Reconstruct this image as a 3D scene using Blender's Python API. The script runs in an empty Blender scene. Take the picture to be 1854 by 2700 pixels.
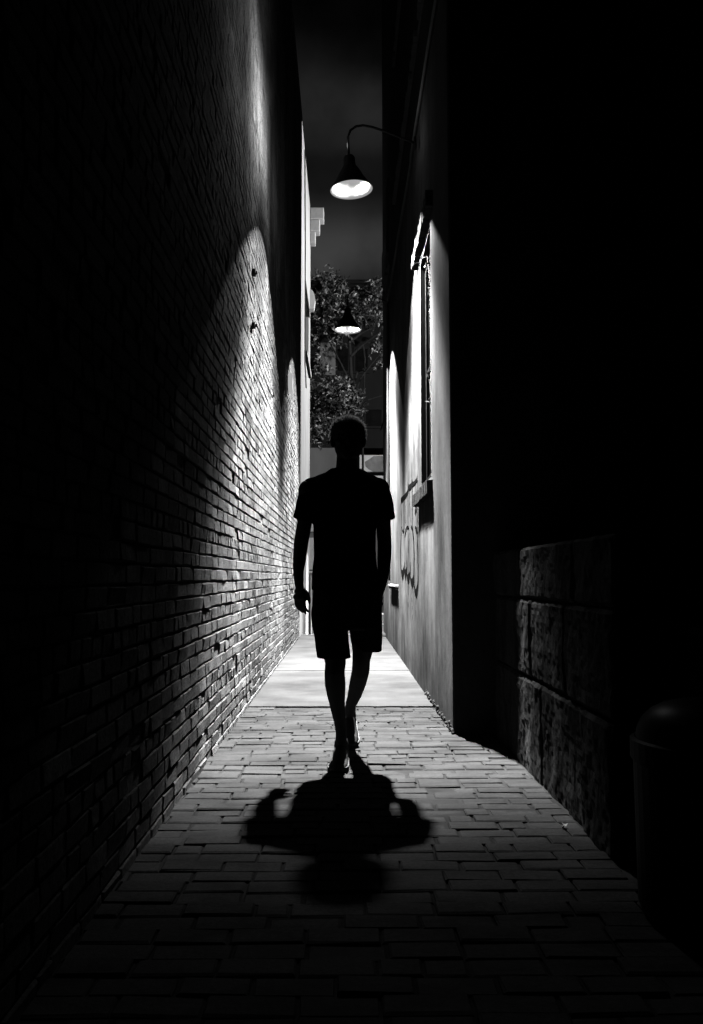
import bpy, bmesh, math, random
from mathutils import Vector, Matrix, noise
random.seed(11)
R = math.radians
S = bpy.context.scene
COL = S.collection

# ------------------------------------------------------------------ camera
F, CU, CV, EYE = 2200.0, 927.0, 1350.0, 1.0
PITCH, YAW = math.atan(172.0/F), math.atan(20.0/F)
def ray(u, v):
    x, z, y = (u-CU)/F, (CV-v)/F, 1.0
    y, z = y*math.cos(PITCH)-z*math.sin(PITCH), y*math.sin(PITCH)+z*math.cos(PITCH)
    return Vector((x*math.cos(YAW)+y*math.sin(YAW), -x*math.sin(YAW)+y*math.cos(YAW), z))
def at(u, v, Y):            # measured point of the photograph at its real distance down the alley
    d = ray(u, v); return d*(Y/d.y)+Vector((0, 0, EYE))
def atx(u, v, X):
    d = ray(u, v); return d*(X/d.x)+Vector((0, 0, EYE))
cd = bpy.data.cameras.new('camera'); cam = bpy.data.objects.new('camera', cd); COL.objects.link(cam)
cam.location = (0, 0, EYE)
cam.rotation_euler = (R(90)+PITCH, 0, -YAW)
cd.sensor_fit = 'VERTICAL'; cd.sensor_height = 24; cd.lens = 24*F/2700
cd.clip_start = 0.05; cd.clip_end = 2000
S.camera = cam

# ------------------------------------------------------------------ materials
def nodes(name):
    m = bpy.data.materials.new(name); m.use_nodes = True
    nt = m.node_tree; b = nt.nodes['Principled BSDF']
    return m, nt, b
def N(nt, t, **k):
    n = nt.nodes.new(t)
    for a, v in k.items():
        if a in n.inputs: n.inputs[a].default_value = v
        else: setattr(n, a, v)
    return n
def L(nt, a, b): nt.links.new(a, b)
def noise_tex(nt, scale, vec=(1, 1, 1), detail=4, rough=.6):
    g = N(nt, 'ShaderNodeNewGeometry'); mp = N(nt, 'ShaderNodeMapping'); mp.inputs['Scale'].default_value = vec
    L(nt, g.outputs['Position'], mp.inputs['Vector'])
    t = N(nt, 'ShaderNodeTexNoise'); t.inputs['Scale'].default_value = scale; t.inputs['Detail'].default_value = detail
    t.inputs['Roughness'].default_value = rough
    L(nt, mp.outputs[0], t.inputs['Vector']); return t.outputs['Fac']
def ramp(nt, fac, a, b, lo, hi):
    m = N(nt, 'ShaderNodeMapRange'); m.inputs['From Min'].default_value = a; m.inputs['From Max'].default_value = b
    m.inputs['To Min'].default_value = lo; m.inputs['To Max'].default_value = hi
    L(nt, fac, m.inputs['Value']); return m.outputs[0]
def mul(nt, a, b, op='MULTIPLY'):
    m = N(nt, 'ShaderNodeMath', operation=op)
    for i, x in enumerate((a, b)):
        if isinstance(x, (int, float)): m.inputs[i].default_value = x
        else: L(nt, x, m.inputs[i])
    return m.outputs[0]
def grey(nt, b, val):
    c = N(nt, 'ShaderNodeCombineColor')
    for i in range(3): L(nt, val, c.inputs[i])
    L(nt, c.outputs[0], b.inputs['Base Color'])
def bump(nt, b, h, strength, dist):
    k = N(nt, 'ShaderNodeBump'); k.inputs['Strength'].default_value = strength; k.inputs['Distance'].default_value = dist
    L(nt, h, k.inputs['Height']); L(nt, k.outputs[0], b.inputs['Normal'])
def simple(name, val, rough=.7, metal=0, scale=18, var=.35, bmp=.15, dist=.004, vec=(1, 1, 1)):
    m, nt, b = nodes(name); b.inputs['Roughness'].default_value = rough; b.inputs['Metallic'].default_value = metal
    f = noise_tex(nt, scale, vec)
    grey(nt, b, ramp(nt, f, .3, .7, val*(1-var), val*(1+var)))
    if bmp: bump(nt, b, noise_tex(nt, scale*5), bmp, dist)
    return m
def attr(nt, name='shade'):
    a = N(nt, 'ShaderNodeAttribute'); a.attribute_name = name; return a.outputs['Fac']

def brick_material():
    m, nt, b = nodes('brick'); b.inputs['Roughness'].default_value = .9
    blot = ramp(nt, noise_tex(nt, 1.1, (1, 1, .55), 6, .65), .32, .68, .45, 1.3)
    streak = ramp(nt, noise_tex(nt, 5, (1, 1, .16), 5, .7), .3, .7, .7, 1.25)
    fine = ramp(nt, noise_tex(nt, 55, (1, 1, 1), 5, .75), .3, .7, .5, 1.38)
    v = mul(nt, mul(nt, attr(nt), mul(nt, blot, streak)), fine)
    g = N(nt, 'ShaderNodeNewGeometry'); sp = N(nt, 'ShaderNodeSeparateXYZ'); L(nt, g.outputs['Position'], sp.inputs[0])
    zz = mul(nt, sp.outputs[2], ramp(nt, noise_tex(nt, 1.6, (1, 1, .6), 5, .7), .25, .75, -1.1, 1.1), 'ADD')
    v = mul(nt, v, ramp(nt, zz, 3.9, 5.2, 1.0, 3.4))  # limewash tone, raised further to put the glow into the upper wall's colour
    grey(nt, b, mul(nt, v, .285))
    h = mul(nt, noise_tex(nt, 70, (1, 1, 1), 6, .75), mul(nt, noise_tex(nt, 16, (1, 1, .7), 4), 1.6, 'MULTIPLY'), 'ADD')
    bump(nt, b, h, 1.0, .012)
    return m
def stucco_material():
    m, nt, b = nodes('stucco'); b.inputs['Roughness'].default_value = .85
    s1 = ramp(nt, noise_tex(nt, 2.2, (1, 1.0, .26), 5, .58), .34, .66, .45, 1.2)
    s2 = ramp(nt, noise_tex(nt, 1.6, (1, .8, .7), 7, .7), .36, .62, .38, 1.22)
    s3 = ramp(nt, noise_tex(nt, 45, (1, 1, .8), 4, .7), .3, .7, .86, 1.1)
    # grime near the ground
    g = N(nt, 'ShaderNodeNewGeometry'); sp = N(nt, 'ShaderNodeSeparateXYZ'); L(nt, g.outputs['Position'], sp.inputs[0])
    zz = mul(nt, sp.outputs[2], ramp(nt, noise_tex(nt, 6, (1, 1, .6), 5, .7), .2, .8, -.35, .35), 'ADD')
    gr = mul(nt, ramp(nt, zz, 0.0, .75, .55, 1.0), ramp(nt, mul(nt, sp.outputs[1], ramp(nt, noise_tex(nt, 2.2, (1, 1, .5), 5, .7), .2, .8, -.6, .6), 'ADD'), 5.5, 6.7, 0.0, 1.0))
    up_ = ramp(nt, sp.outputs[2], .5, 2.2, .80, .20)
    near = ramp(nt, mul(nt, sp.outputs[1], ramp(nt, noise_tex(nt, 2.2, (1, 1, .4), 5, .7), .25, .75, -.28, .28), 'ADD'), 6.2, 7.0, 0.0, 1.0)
    gr = mul(nt, ramp(nt, zz, 0.0, .75, .55, 1.0), mul(nt, up_, mul(nt, near, mul(nt, 1.0, up_, 'SUBTRACT')), 'ADD'))  # foot grime; upper near corner dimmed in the colour for weaker lamp light
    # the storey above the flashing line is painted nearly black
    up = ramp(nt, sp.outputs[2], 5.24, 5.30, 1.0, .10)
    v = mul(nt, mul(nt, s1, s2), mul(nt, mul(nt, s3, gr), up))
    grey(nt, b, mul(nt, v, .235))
    h = mul(nt, noise_tex(nt, 38, (1, 1, 1), 5, .65), mul(nt, noise_tex(nt, 6, (1, 1, .8), 4), 1.0), 'ADD')
    bump(nt, b, h, .4, .005)
    return m
def paver_material():
    m, nt, b = nodes('clay_paver'); b.inputs['Roughness'].default_value = .75
    st = ramp(nt, noise_tex(nt, 2.8, (.8, 1.5, 1), 7, .72), .36, .58, .22, 1.08)
    fine = ramp(nt, noise_tex(nt, 70, (1, 1, 1), 5, .75), .3, .7, .5, 1.35)
    grey(nt, b, mul(nt, mul(nt, attr(nt), mul(nt, st, fine)), .055))
    bump(nt, b, noise_tex(nt, 60, (1, 1, 1), 6, .75), .5, .006)
    return m
def concrete_material():
    m, nt, b = nodes('concrete'); b.inputs['Roughness'].default_value = .8
    a1 = ramp(nt, noise_tex(nt, 1.6, (1, 1.4, 1), 6, .65), .34, .68, .55, 1.12)
    a2 = ramp(nt, noise_tex(nt, 90, (1, 1, 1), 4, .8), .3, .7, .82, 1.12)
    grey(nt, b, mul(nt, mul(nt, a1, a2), .092))
    bump(nt, b, noise_tex(nt, 110, (1, 1, 1), 4, .7), .35, .004)
    return m
def stone_material():
    m, nt, b = nodes('old_stone'); b.inputs['Roughness'].default_value = .9
    a1 = ramp(nt, noise_tex(nt, 4, (1, 1, .35), 6, .7), .40, .60, .08, 1.25)
    a2 = ramp(nt, noise_tex(nt, 50, (1, 1, 1), 4, .8), .3, .7, .7, 1.2)
    grey(nt, b, mul(nt, mul(nt, a1, a2), .075))
    bump(nt, b, noise_tex(nt, 30, (1, 1, 1), 6, .75), .6, .012)
    return m
M = dict(
    brick=brick_material(), stucco=stucco_material(), paver=paver_material(), concrete=concrete_material(), stone=stone_material(),
    sand=simple('joint_sand', .022, .95, scale=5, var=.95), earth=simple('earth', .05, .95), asphalt=simple('asphalt', .05, .9, scale=40),
    plaster=simple('pale_plaster', .62, .8, scale=3, var=.18, vec=(1, 1, .3)),
    white=simple('white_paint', .85, .5, scale=8, var=.08, bmp=.05),
    blackpaint=simple('black_spray_paint', .012, .5, scale=60, var=.5, bmp=0),
    enamel=simple('dark_enamel', .02, .45, scale=10, var=.2, bmp=.03),
    iron=simple('dark_iron', .03, .6, .3, scale=30, var=.4),
    steel=simple('worn_steel', .30, .35, .9, scale=25, var=.3, bmp=.1),
    darkwood=simple('dark_frame', .005, .6, scale=20, vec=(1, 1, .2)),
    lintel=simple('lintel_brick', .045, .9, scale=40, var=.5, bmp=.5, dist=.006),
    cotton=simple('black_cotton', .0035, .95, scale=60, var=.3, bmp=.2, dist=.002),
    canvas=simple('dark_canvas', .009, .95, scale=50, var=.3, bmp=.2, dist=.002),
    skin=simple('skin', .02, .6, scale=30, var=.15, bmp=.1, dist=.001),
    rubber=simple('shoe_rubber', .02, .6, scale=40, var=.3), lace=simple('shoelace', .35, .8, scale=80),
    bark=simple('bark', .014, .9, scale=14, var=.5, bmp=.6, dist=.02, vec=(1, 1, .3)),
    farwall=simple('dark_facade', .008, .9, scale=1.5, var=.4, vec=(1, 1, .4)),
    midwall=simple('grey_render', .22, .9, scale=1.2, var=.2, vec=(1, 1, .4)),
    mural=simple('painted_mural', .26, .8, scale=3.0, var=.45), block=simple('grey_block', .17, .9, scale=8, var=.3),
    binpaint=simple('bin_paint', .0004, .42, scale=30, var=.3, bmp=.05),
    paper=simple('litter_paper', .75, .7, scale=40, var=.1),
)
for k_, v_ in (('blackpaint', 0), ('darkwood', .1), ('enamel', .2), ('iron', .2), ('brick', .06), ('stucco', .06), ('paver', .25), ('concrete', .12), ('stone', .06), ('lintel', .06), ('plaster', .1), ('cotton', 0), ('canvas', 0), ('skin', .2), ('binpaint', .09)): M[k_].node_tree.nodes['Principled BSDF'].inputs['Specular IOR Level'].default_value = v_
def leaf_material(name, lo, hi):
    m, nt, b = nodes(name); b.inputs['Roughness'].default_value = .38
    grey(nt, b, mul(nt, attr(nt), hi)); 
    b.inputs['Specular IOR Level'].default_value = .6
    return m
M['vine_leaf'] = leaf_material('vine_leaf', .05, .035); M['leaf'] = leaf_material('leaf', .05, .22)
def hair_material():
    m, nt, b = nodes('hair'); b.inputs['Roughness'].default_value = .45
    grey(nt, b, ramp(nt, noise_tex(nt, 120), .3, .7, .7, .95))
    tr = N(nt, 'ShaderNodeBsdfTranslucent'); tr.inputs['Color'].default_value = (.9, .9, .9, 1)
    mx = N(nt, 'ShaderNodeMixShader'); mx.inputs[0].default_value = .60
    out = nt.nodes['Material Output']; L(nt, b.outputs[0], mx.inputs[1]); L(nt, tr.outputs[0], mx.inputs[2]); L(nt, mx.outputs[0], out.inputs[0])
    return m
M['hair'] = hair_material()
def glass_material():
    m, nt, b = nodes('window_glass'); b.inputs['Roughness'].default_value = .06
    grey(nt, b, ramp(nt, noise_tex(nt, 3), .3, .7, .006, .012))
    return m
M['glass'] = glass_material()
def glow_material(name, val, e):
    m, nt, b = nodes(name); grey(nt, b, ramp(nt, noise_tex(nt, 9), .3, .7, val*.85, val)); b.inputs['Roughness'].default_value = .4
    b.inputs['Emission Color'].default_value = (1, 1, 1, 1); b.inputs['Emission Strength'].default_value = e
    return m
M['reflector'] = glow_material('white_enamel_reflector', .38, .30)
M['diffuser'] = glow_material('opal_diffuser', .8, .42)
M['bulb'] = glow_material('frosted_bulb', .8, 1.6)

# ------------------------------------------------------------------ geometry helpers
def quadbox(V, Fc, x0, x1, y0, y1, z0, z1):
    n = len(V)
    V += [(x0, y0, z0), (x1, y0, z0), (x1, y1, z0), (x0, y1, z0), (x0, y0, z1), (x1, y0, z1), (x1, y1, z1), (x0, y1, z1)]
    Fc += [(n, n+3, n+2, n+1), (n+4, n+5, n+6, n+7), (n, n+1, n+5, n+4), (n+1, n+2, n+6, n+5), (n+2, n+3, n+7, n+6), (n+3, n, n+4, n+7)]
class G:
    """collects shapes and links them as one mesh object"""
    def __init__(s): s.V, s.F, s.A = [], [], []
    def box(s, x0, x1, y0, y1, z0, z1, a=1.0):
        n = len(s.F); quadbox(s.V, s.F, x0, x1, y0, y1, z0, z1); s.A += [a]*(len(s.F)-n); return s
    def poly(s, pts, a=1.0):
        n = len(s.V); s.V += [tuple(p) for p in pts]; s.F.append(tuple(range(n, n+len(pts)))); s.A.append(a); return s
    def tube(s, pts, rad, seg=10, caps=True, a=1.0):
        pts = [Vector(p) for p in pts]
        if not isinstance(rad, (list, tuple)): rad = [rad]*len(pts)
        rings = []; prev = None
        for i, p in enumerate(pts):
            d = (pts[min(i+1, len(pts)-1)]-pts[max(i-1, 0)]).normalized()
            ref = prev if prev is not None else (Vector((1, 0, 0)) if abs(d.x) < .9 else Vector((0, 1, 0)))
            x = (ref-d*ref.dot(d)).normalized(); y = d.cross(x); prev = x
            n = len(s.V)
            for k in range(seg):
                t = 2*math.pi*k/seg; s.V.append(tuple(p+(x*math.cos(t)+y*math.sin(t))*rad[i]))
            rings.append(n)
        for r0, r1 in zip(rings, rings[1:]):
            for k in range(seg):
                k2 = (k+1) % seg; s.F.append((r0+k, r0+k2, r1+k2, r1+k)); s.A.append(a)
        if caps:
            s.F.append(tuple(rings[0]+k for k in reversed(range(seg)))); s.A.append(a)
            s.F.append(tuple(rings[-1]+k for k in range(seg))); s.A.append(a)
        return s
    def ball(s, c, r, seg=16, rings=10):
        c = Vector(c)
        if isinstance(r, (int, float)): r = (r, r, r)
        n = len(s.V); s.V.append((c.x, c.y, c.z+r[2]))
        for i in range(1, rings):
            t = math.pi*i/rings
            for k in range(seg):
                p = 2*math.pi*k/seg
                s.V.append((c.x+r[0]*math.sin(t)*math.cos(p), c.y+r[1]*math.sin(t)*math.sin(p), c.z+r[2]*math.cos(t)))
        s.V.append((c.x, c.y, c.z-r[2])); e = len(s.V)-1
        for k in range(seg):
            k2 = (k+1) % seg
            s.F.append((n, n+1+k, n+1+k2)); s.F.append((e, e-seg+k2, e-seg+k)); s.A += [1, 1]
            for i in range(rings-2):
                a0 = n+1+i*seg; b0 = a0+seg; s.F.append((a0+k, b0+k, b0+k2, a0+k2)); s.A.append(1)
        return s
    def limb(s, pts, rad, seg=16):
        s.tube(pts, rad, seg)
        for p, r in zip(pts, rad): s.ball(p, r*.995, 14, 8)
        return s
    def rings(s, rs, seg=40, p=2.3):
        """stack of superellipse rings (cx, cy, z, rx, ry)"""
        st = []
        for cx, cy, z, rx, ry in rs:
            n = len(s.V); st.append(n)
            for k in range(seg):
                t = 2*math.pi*k/seg; c, d = math.cos(t), math.sin(t)
                s.V.append((cx+rx*math.copysign(abs(c)**(2/p), c), cy+ry*math.copysign(abs(d)**(2/p), d), z))
        for a, b in zip(st, st[1:]):
            for k in range(seg):
                k2 = (k+1) % seg; s.F.append((a+k, a+k2, b+k2, b+k)); s.A.append(1)
        s.F.append(tuple(st[0]+k for k in reversed(range(seg)))); s.F.append(tuple(st[-1]+k for k in range(seg))); s.A += [1, 1]
        return s
    def lathe(s, c, prof, seg=48, thick=0):
        c = Vector(c); st = []
        for r, z in prof:
            n = len(s.V); st.append(n)
            for k in range(seg):
                t = 2*math.pi*k/seg; s.V.append((c.x+r*math.cos(t), c.y+r*math.sin(t), c.z+z))
        for a, b in zip(st, st[1:]):
            for k in range(seg):
                k2 = (k+1) % seg; s.F.append((a+k, a+k2, b+k2, b+k)); s.A.append(1)
        return s
    def mesh(s, name):
        me = bpy.data.meshes.new(name); me.from_pydata(s.V, [], s.F)
        at_ = me.attributes.new('shade', 'FLOAT', 'FACE'); at_.data.foreach_set('value', [float(x) for x in s.A])
        bm = bmesh.new(); bm.from_mesh(me); bmesh.ops.recalc_face_normals(bm, faces=bm.faces); bm.to_mesh(me); bm.free()
        me.update(); return me
    def build(s, name, m, parent=None, smooth=False, bevel=0, loc=None):
        o = bpy.data.objects.new(name, s.mesh(name)); COL.objects.link(o); o.data.materials.append(m)
        if smooth:
            for p in o.data.polygons: p.use_smooth = True
        if bevel:
            b = o.modifiers.new('bevel', 'BEVEL'); b.width = bevel; b.segments = 2; b.limit_method = 'ANGLE'
        if loc is not None: o.location = loc
        if parent is not None: attach(o, parent)
        return o
def attach(o, parent):
    o.parent = parent; o.matrix_parent_inverse = Matrix.Translation(-Vector(parent.location)) if parent.rotation_euler.z == 0 else parent.matrix_world.inverted()
def tag(o, label, cat, group=None):
    o['label'] = label; o['category'] = cat
    if group: o['group'] = group
    return o
def struct(o): o['kind'] = 'structure'; return o
def thing(name, loc, label, cat, group=None):
    o = bpy.data.objects.new(name, None); COL.objects.link(o); o.location = loc; o.empty_display_size = .2
    return tag(o, label, cat, group)
def remesh(g, name, m, parent, voxel=.006, smooth=6, wob=0, wscale=6):
    me = g.mesh(name+'_raw'); o = bpy.data.objects.new(name+'_raw', me); COL.objects.link(o)
    r = o.modifiers.new('r', 'REMESH'); r.mode = 'VOXEL'; r.voxel_size = voxel; r.use_smooth_shade = True
    k = o.modifiers.new('s', 'SMOOTH'); k.iterations = smooth; k.factor = .5
    dg = bpy.context.evaluated_depsgraph_get(); dg.update()
    nm = bpy.data.meshes.new_from_object(o.evaluated_get(dg)); nm.name = name
    bpy.data.objects.remove(o); bpy.data.meshes.remove(me)
    if wob:
        for v in nm.vertices:
            q = v.co*wscale; q.z *= .55
            v.co += v.normal*(noise.noise(q)*wob+noise.noise(q*2.7)*wob*.5)
    nm.materials.clear(); nm.materials.append(m)
    for p in nm.polygons: p.use_smooth = True
    n = bpy.data.objects.new(name, nm); COL.objects.link(n)
    if parent is not None: attach(n, parent)
    return n
def wall_x(g, X, y0, y1, z0, z1, holes=(), depth=.06, side=1):
    """a wall face in the plane x = X with rectangular openings; side = +1 puts the reveals towards +x"""
    ys = sorted({y0, y1, *[h[0] for h in holes], *[h[1] for h in holes]}); zs = sorted({z0, z1, *[h[2] for h in holes], *[h[3] for h in holes]})
    for a, b in zip(ys, ys[1:]):
        for c, d in zip(zs, zs[1:]):
            if any(h[0] <= a and b <= h[1] and h[2] <= c and d <= h[3] for h in holes): continue
            g.poly([(X, a, c), (X, b, c), (X, b, d), (X, a, d)])
    for h in holes:
        X2 = X+side*depth; a, b, c, d = h
        g.poly([(X, a, c), (X, b, c), (X2, b, c), (X2, a, c)]); g.poly([(X, a, d), (X, b, d), (X2, b, d), (X2, a, d)])
        g.poly([(X, a, c), (X, a, d), (X2, a, d), (X2, a, c)]); g.poly([(X, b, c), (X, b, d), (X2, b, d), (X2, b, c)])

XL, XR = -.748, .697
END = 14.73

# ------------------------------------------------------------------ ground
struct(G().poly([(-400, -400, -.30), (400, -400, -.30), (400, 400, -.30), (-400, 400, -.30)]).build('ground', M['earth']))
# herringbone clay pavers
def pavers():
    g = G(); w = .1; gap = .0024
    def brick(x0, x1, y0, y1, g0, g1):
        cx, cy = (x0+x1)/2, (y0+y1)/2
        worn = noise.noise(Vector((cx*1.3, cy*.9, 3.1)))
        dz = random.gauss(0, .0024)+.006*worn-(.007 if random.random() < .025 else 0)
        tx, ty = random.gauss(0, .010), random.gauss(0, .016)
        gp = gap+random.uniform(-.0016, .0035)+(0.002 if worn < -.1 else 0)
        # a shifted, slightly turned brick: worn edges of uneven depth
        X0, X1, Y0, Y1 = x0+gp, x1-gp, y0+gp*g0, y1-gp*g1
        tw = random.gauss(0, .010)
        b = .0045
        def P(x, y, z):
            dx, dy = x-cx, y-cy
            return (cx+dx-dy*tw, cy+dy+dx*tw, z+dz+dx*tx+dy*ty)
        n = len(g.V)
        g.V.extend([P(X0, Y0, -.03), P(X1, Y0, -.03), P(X1, Y1, -.03), P(X0, Y1, -.03)])
        g.V.extend([P(X0, Y0, -b), P(X1, Y0, -b), P(X1, Y1, -b), P(X0, Y1, -b)])
        j = lambda: random.uniform(.6, 1.9)*b
        g.V.extend([P(X0+j(), Y0+j()*g0, 0), P(X1-j(), Y0+j()*g0, 0), P(X1-j(), Y1-j()*g1, 0), P(X0+j(), Y1-j()*g1, 0)])
        a = max(.55, random.gauss(1, .10))*(1 if random.random() > .04 else .6)
        for lo, hi in ((0, 4), (4, 8)):
            for k in range(4):
                k2 = (k+1) % 4; g.F.append((n+lo+k, n+lo+k2, n+hi+k2, n+hi+k)); g.A.append(a)
        g.F.append((n+8, n+9, n+10, n+11)); g.A.append(a)
    y_end = 6.53; ln, w = .2135, .0945
    for j in range(70):
        y1 = y_end-j*w; y0 = y1-w
        off = -.19+(.098 if j % 2 else 0)+random.gauss(0, .006)
        a_ = off-6*ln
        while a_ < .95:
            b_ = a_+ln*random.choice((1, 1, 1, 1, .52, .93))+random.gauss(0, .006)
            n0, n1 = a_, b_; a_ = b_
            if n1 < XL: continue
            n1 = min(n1, .957)
            if n1-n0 < .03: continue
            wv = .006*noise.noise(Vector(((n0+n1)*1.6, y0*1.1, 9)))+random.gauss(0, .0012)
            brick(n0, n1, y0+wv, y1+wv, *((1.35, .25) if j % 2 else (.25, 1.35)))
    return g
pv = struct(pavers().build('brick_pavement', M['paver']))
sb = G().poly([(-1.6, -2, -.008), (1.0, -2, -.008), (1.0, 6.56, -.008), (-1.6, 6.56, -.008)]).build('joint_sand', M['sand']); attach(sb, pv)
struct(G().box(.957, 9, -3, 5.38, -.28, -.06).build('side_yard', M['earth']))
# concrete slab of the alley, scored into bays
g = G(); ys = [6.575, 9.02, 10.72, 12.6, END]
for a, b in zip(ys, ys[1:]):
    g.box(XL-.05, XR+.05, a+(.006 if a > 6.6 else 0), b-.006, -.26, .006+random.uniform(-.002, .002))
nseg = 60
for k in range(nseg):
    xa, xb = XL-.05+(XR-XL+.1)*k/nseg, XL-.05+(XR-XL+.1)*(k+1)/nseg
    ed = lambda x: 6.556-.012*max(0, noise.noise(Vector((x*6, 2, 0))))-.010*noise.noise(Vector((x*17, 5, 0)))-.004*noise.noise(Vector((x*60, 5, 0)))
    g.poly([(xa, ed(xa), .0055), (xb, ed(xb), .0055), (xb, 6.58, .0075), (xa, 6.58, .0075)])
    g.poly([(xa, ed(xa), .0055), (xb, ed(xb), .0055), (xb, ed(xb)+.003, -.05), (xa, ed(xa)+.003, -.05)])
struct(g.build('concrete_path', M['concrete']))
struct(G().poly([(-60, 15.2, -.235), (60, 15.2, -.235), (60, 22.2, -.235), (-60, 22.2, -.235)]).build('street', M['asphalt']))
struct(G().box(-60, 60, 22.2, 27, -.28, -.10).build('pavement', M['concrete']))
g = G()
g.box(-60, 60, END+.02, 15.2, -.28, -.215)
struct(g.build('kerb', M['concrete']))

# ------------------------------------------------------------------ left brick building
TOP = 8.95
bb = thing('brick_building', (XL-1, 6, 0), 'dark weathered brick building along the left side of the alley', 'building')
def brick_wall():
    g = G(); H, J = .0625, .0095
    z = -.03; row = 0
    y_lo, y_hi = -1.2, 14.02
    while z < TOP:
        header = (row % 6 == 5)
        y = y_lo - random.uniform(0, .2)
        drift = .004*math.sin(row*.7)
        rowin = random.gauss(0, .0012)
        while y < y_hi:
            ln = (.098 if header or random.random() < .13 else .205)+random.gauss(0, .006)
            a, b = y, min(y+ln, y_hi)
            y += ln+J+random.uniform(-.002, .004)
            if b-a < .03: continue
            cy, cz = (a+b)/2, z+H/2
            wr = noise.noise(Vector((cy*.8, cz*.8, 7.7)))
            # pointing is flush and smeared on the upper wall, raked out lower down
            rel = .009 if cz < 3 else max(.0016, .009-.0045*(cz-3)); fl = 1 if cz < 3 else max(.3, 1-.45*(cz-3))
            pr = rel*(1+.35*wr)+random.gauss(0, .0013)*fl+rowin*fl
            if random.random() < .02 and cz < 6: pr -= .012
            wz = .004*noise.noise(Vector((cy*1.7, row*.31, 1)))
            z0, z1 = z+wz+random.uniform(-.001, .001), z+H+wz+random.uniform(-.0015, .0015)
            t1, t2 = random.gauss(0, .0016)*fl, random.gauss(0, .0016)*fl
            xo = XL
            n = len(g.V)
            c = .004*min(1, fl+.1)
            j = lambda: random.uniform(.5, 2.4)*c
            g.V.extend([(xo-.02, a, z0), (xo-.02, b, z0), (xo-.02, b, z1), (xo-.02, a, z1)])
            q = lambda e: max(xo-.001, e)
            g.V.extend([(xo+pr-c, a, z0), (xo+pr-c, b, z0), (xo+pr-c, b, z1), (xo+pr-c, a, z1)])
            g.V.extend([(xo+pr-t1+t2, a+j(), z0+j()), (xo+pr+t1+t2, b-j(), z0+j()), (xo+pr+t1-t2, b-j(), z1-j()*.7), (xo+pr-t1-t2, a+j(), z1-j()*.7)])
            s = max(.45, random.gauss(1, .17*fl))
            if random.random() < .06*fl: s *= .6
            if random.random() < .05: s *= 1.35
            for lo, hi in ((0, 4), (4, 8)):
                for k in range(4):
                    k2 = (k+1) % 4; g.F.append((n+lo+k, n+lo+k2, n+hi+k2, n+hi+k)); g.A.append(s)
            g.F.append((n+8, n+9, n+10, n+11)); g.A.append(s)
        z += H+J+drift*.2; row += 1
    # mortar bed with uneven surface
    ny, nz = 300, 180
    base = len(g.V)
    for i in range(ny+1):
        for k in range(nz+1):
            yy = y_lo+(y_hi-y_lo)*i/ny; zz = -.05+(TOP+.05)*k/nz
            up = min(1, max(0, (zz-2.6)/2.5))
            g.V.append((XL+.0035*noise.noise(Vector((yy*9, zz*9, 0)))-.001+.0035*up*noise.noise(Vector((yy*2.5, zz*1.4, 4))), yy, zz))
    for i in range(ny):
        for k in range(nz):
            a0 = base+i*(nz+1)+k; g.F.append((a0, a0+nz+1, a0+nz+2, a0+1)); g.A.append(1.25)
    g.box(XL-8, XL-.04, y_lo, y_hi-.01, -.25, TOP-.02)
    g.box(XL-.2, XL+.02, y_lo, y_hi, TOP, TOP+.06, .5)
    return g
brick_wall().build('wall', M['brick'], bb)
for (u, v, s) in ((663, 719, .022), (662, 858, .02)):
    p = atx(u, v, XL)
    G().box(XL-.01, XL+.035, p.y-s*1.6, p.y+s*1.6, p.z-s, p.z+s).box(XL+.035, XL+.05, p.y-s*.7, p.y+s*.7, p.z-s*.5, p.z+s*.5).build('wall_anchor', M['iron'], bb, bevel=.004)

p = atx(755, 1010, XL); pc = Vector((XL+.01, p.y, p.z))
ab = thing('wall_light', pc, 'small round glowing wall light on the left brick wall', 'wall light')
def disc_x(g, c, r, x0, x1, seg=28):
    c = Vector(c); a = [(x0, c.y+r*math.cos(2*math.pi*k/seg), c.z+r*math.sin(2*math.pi*k/seg)) for k in range(seg)]
    b = [(x1, y, z) for _, y, z in a]; g.poly(a); g.poly(b)
    for k in range(seg): g.poly([a[k], a[(k+1) % seg], b[(k+1) % seg], b[k]])
    return g
disc_x(G(), pc, .125, XL+.030, XL+.085).build('diffuser', M['diffuser'], ab, bevel=.015)
disc_x(G(), pc, .10, XL, XL+.032).build('base', M['iron'], ab)

# ------------------------------------------------------------------ pale plaster building beyond it, left
pb = thing('plaster_building', (XL-1, 16, 0), 'pale plaster building at the far left end of the alley', 'building')
g = G(); PX = XL+.006
win = (15.50, 17.15, 5.25, 6.45)
wall_x(g, PX, 14.03, 17.93, -.26, TOP+.1, [win], .14, -1)
g.poly([(PX, 17.93, -.26), (PX-8, 17.93, -.26), (PX-8, 17.93, TOP+.1), (PX, 17.93, TOP+.1)])
g.poly([(PX, 14.03, TOP+.1), (PX, 17.93, TOP+.1), (PX-8, 17.93, TOP+.1), (PX-8, 14.03, TOP+.1)])
g.build('wall', M['plaster'], pb)
wn = G()
for a, b, c, d in ((15.5, 15.58, 5.25, 6.45), (17.07, 17.15, 5.25, 6.45), (15.58, 17.07, 5.25, 5.32), (15.58, 17.07, 6.38, 6.45), (16.29, 16.36, 5.32, 6.38)):
    wn.box(PX-.12, PX-.07, a, b, c, d)
wf = wn.build('window', M['darkwood'], pb)
pn = G().box(PX-.10, PX-.095, 15.55, 17.1, 5.28, 6.42).build('pane', M['glass'], wf)
G().box(PX-.01, PX+.06, 15.4, 17.25, 5.16, 5.245).build('window_sill', M['plaster'], pb, bevel=.008)
G().box(PX-.005, PX+.02, 15.4, 17.25, 6.455, 6.6).build('lintel', M['farwall'], pb)
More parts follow.
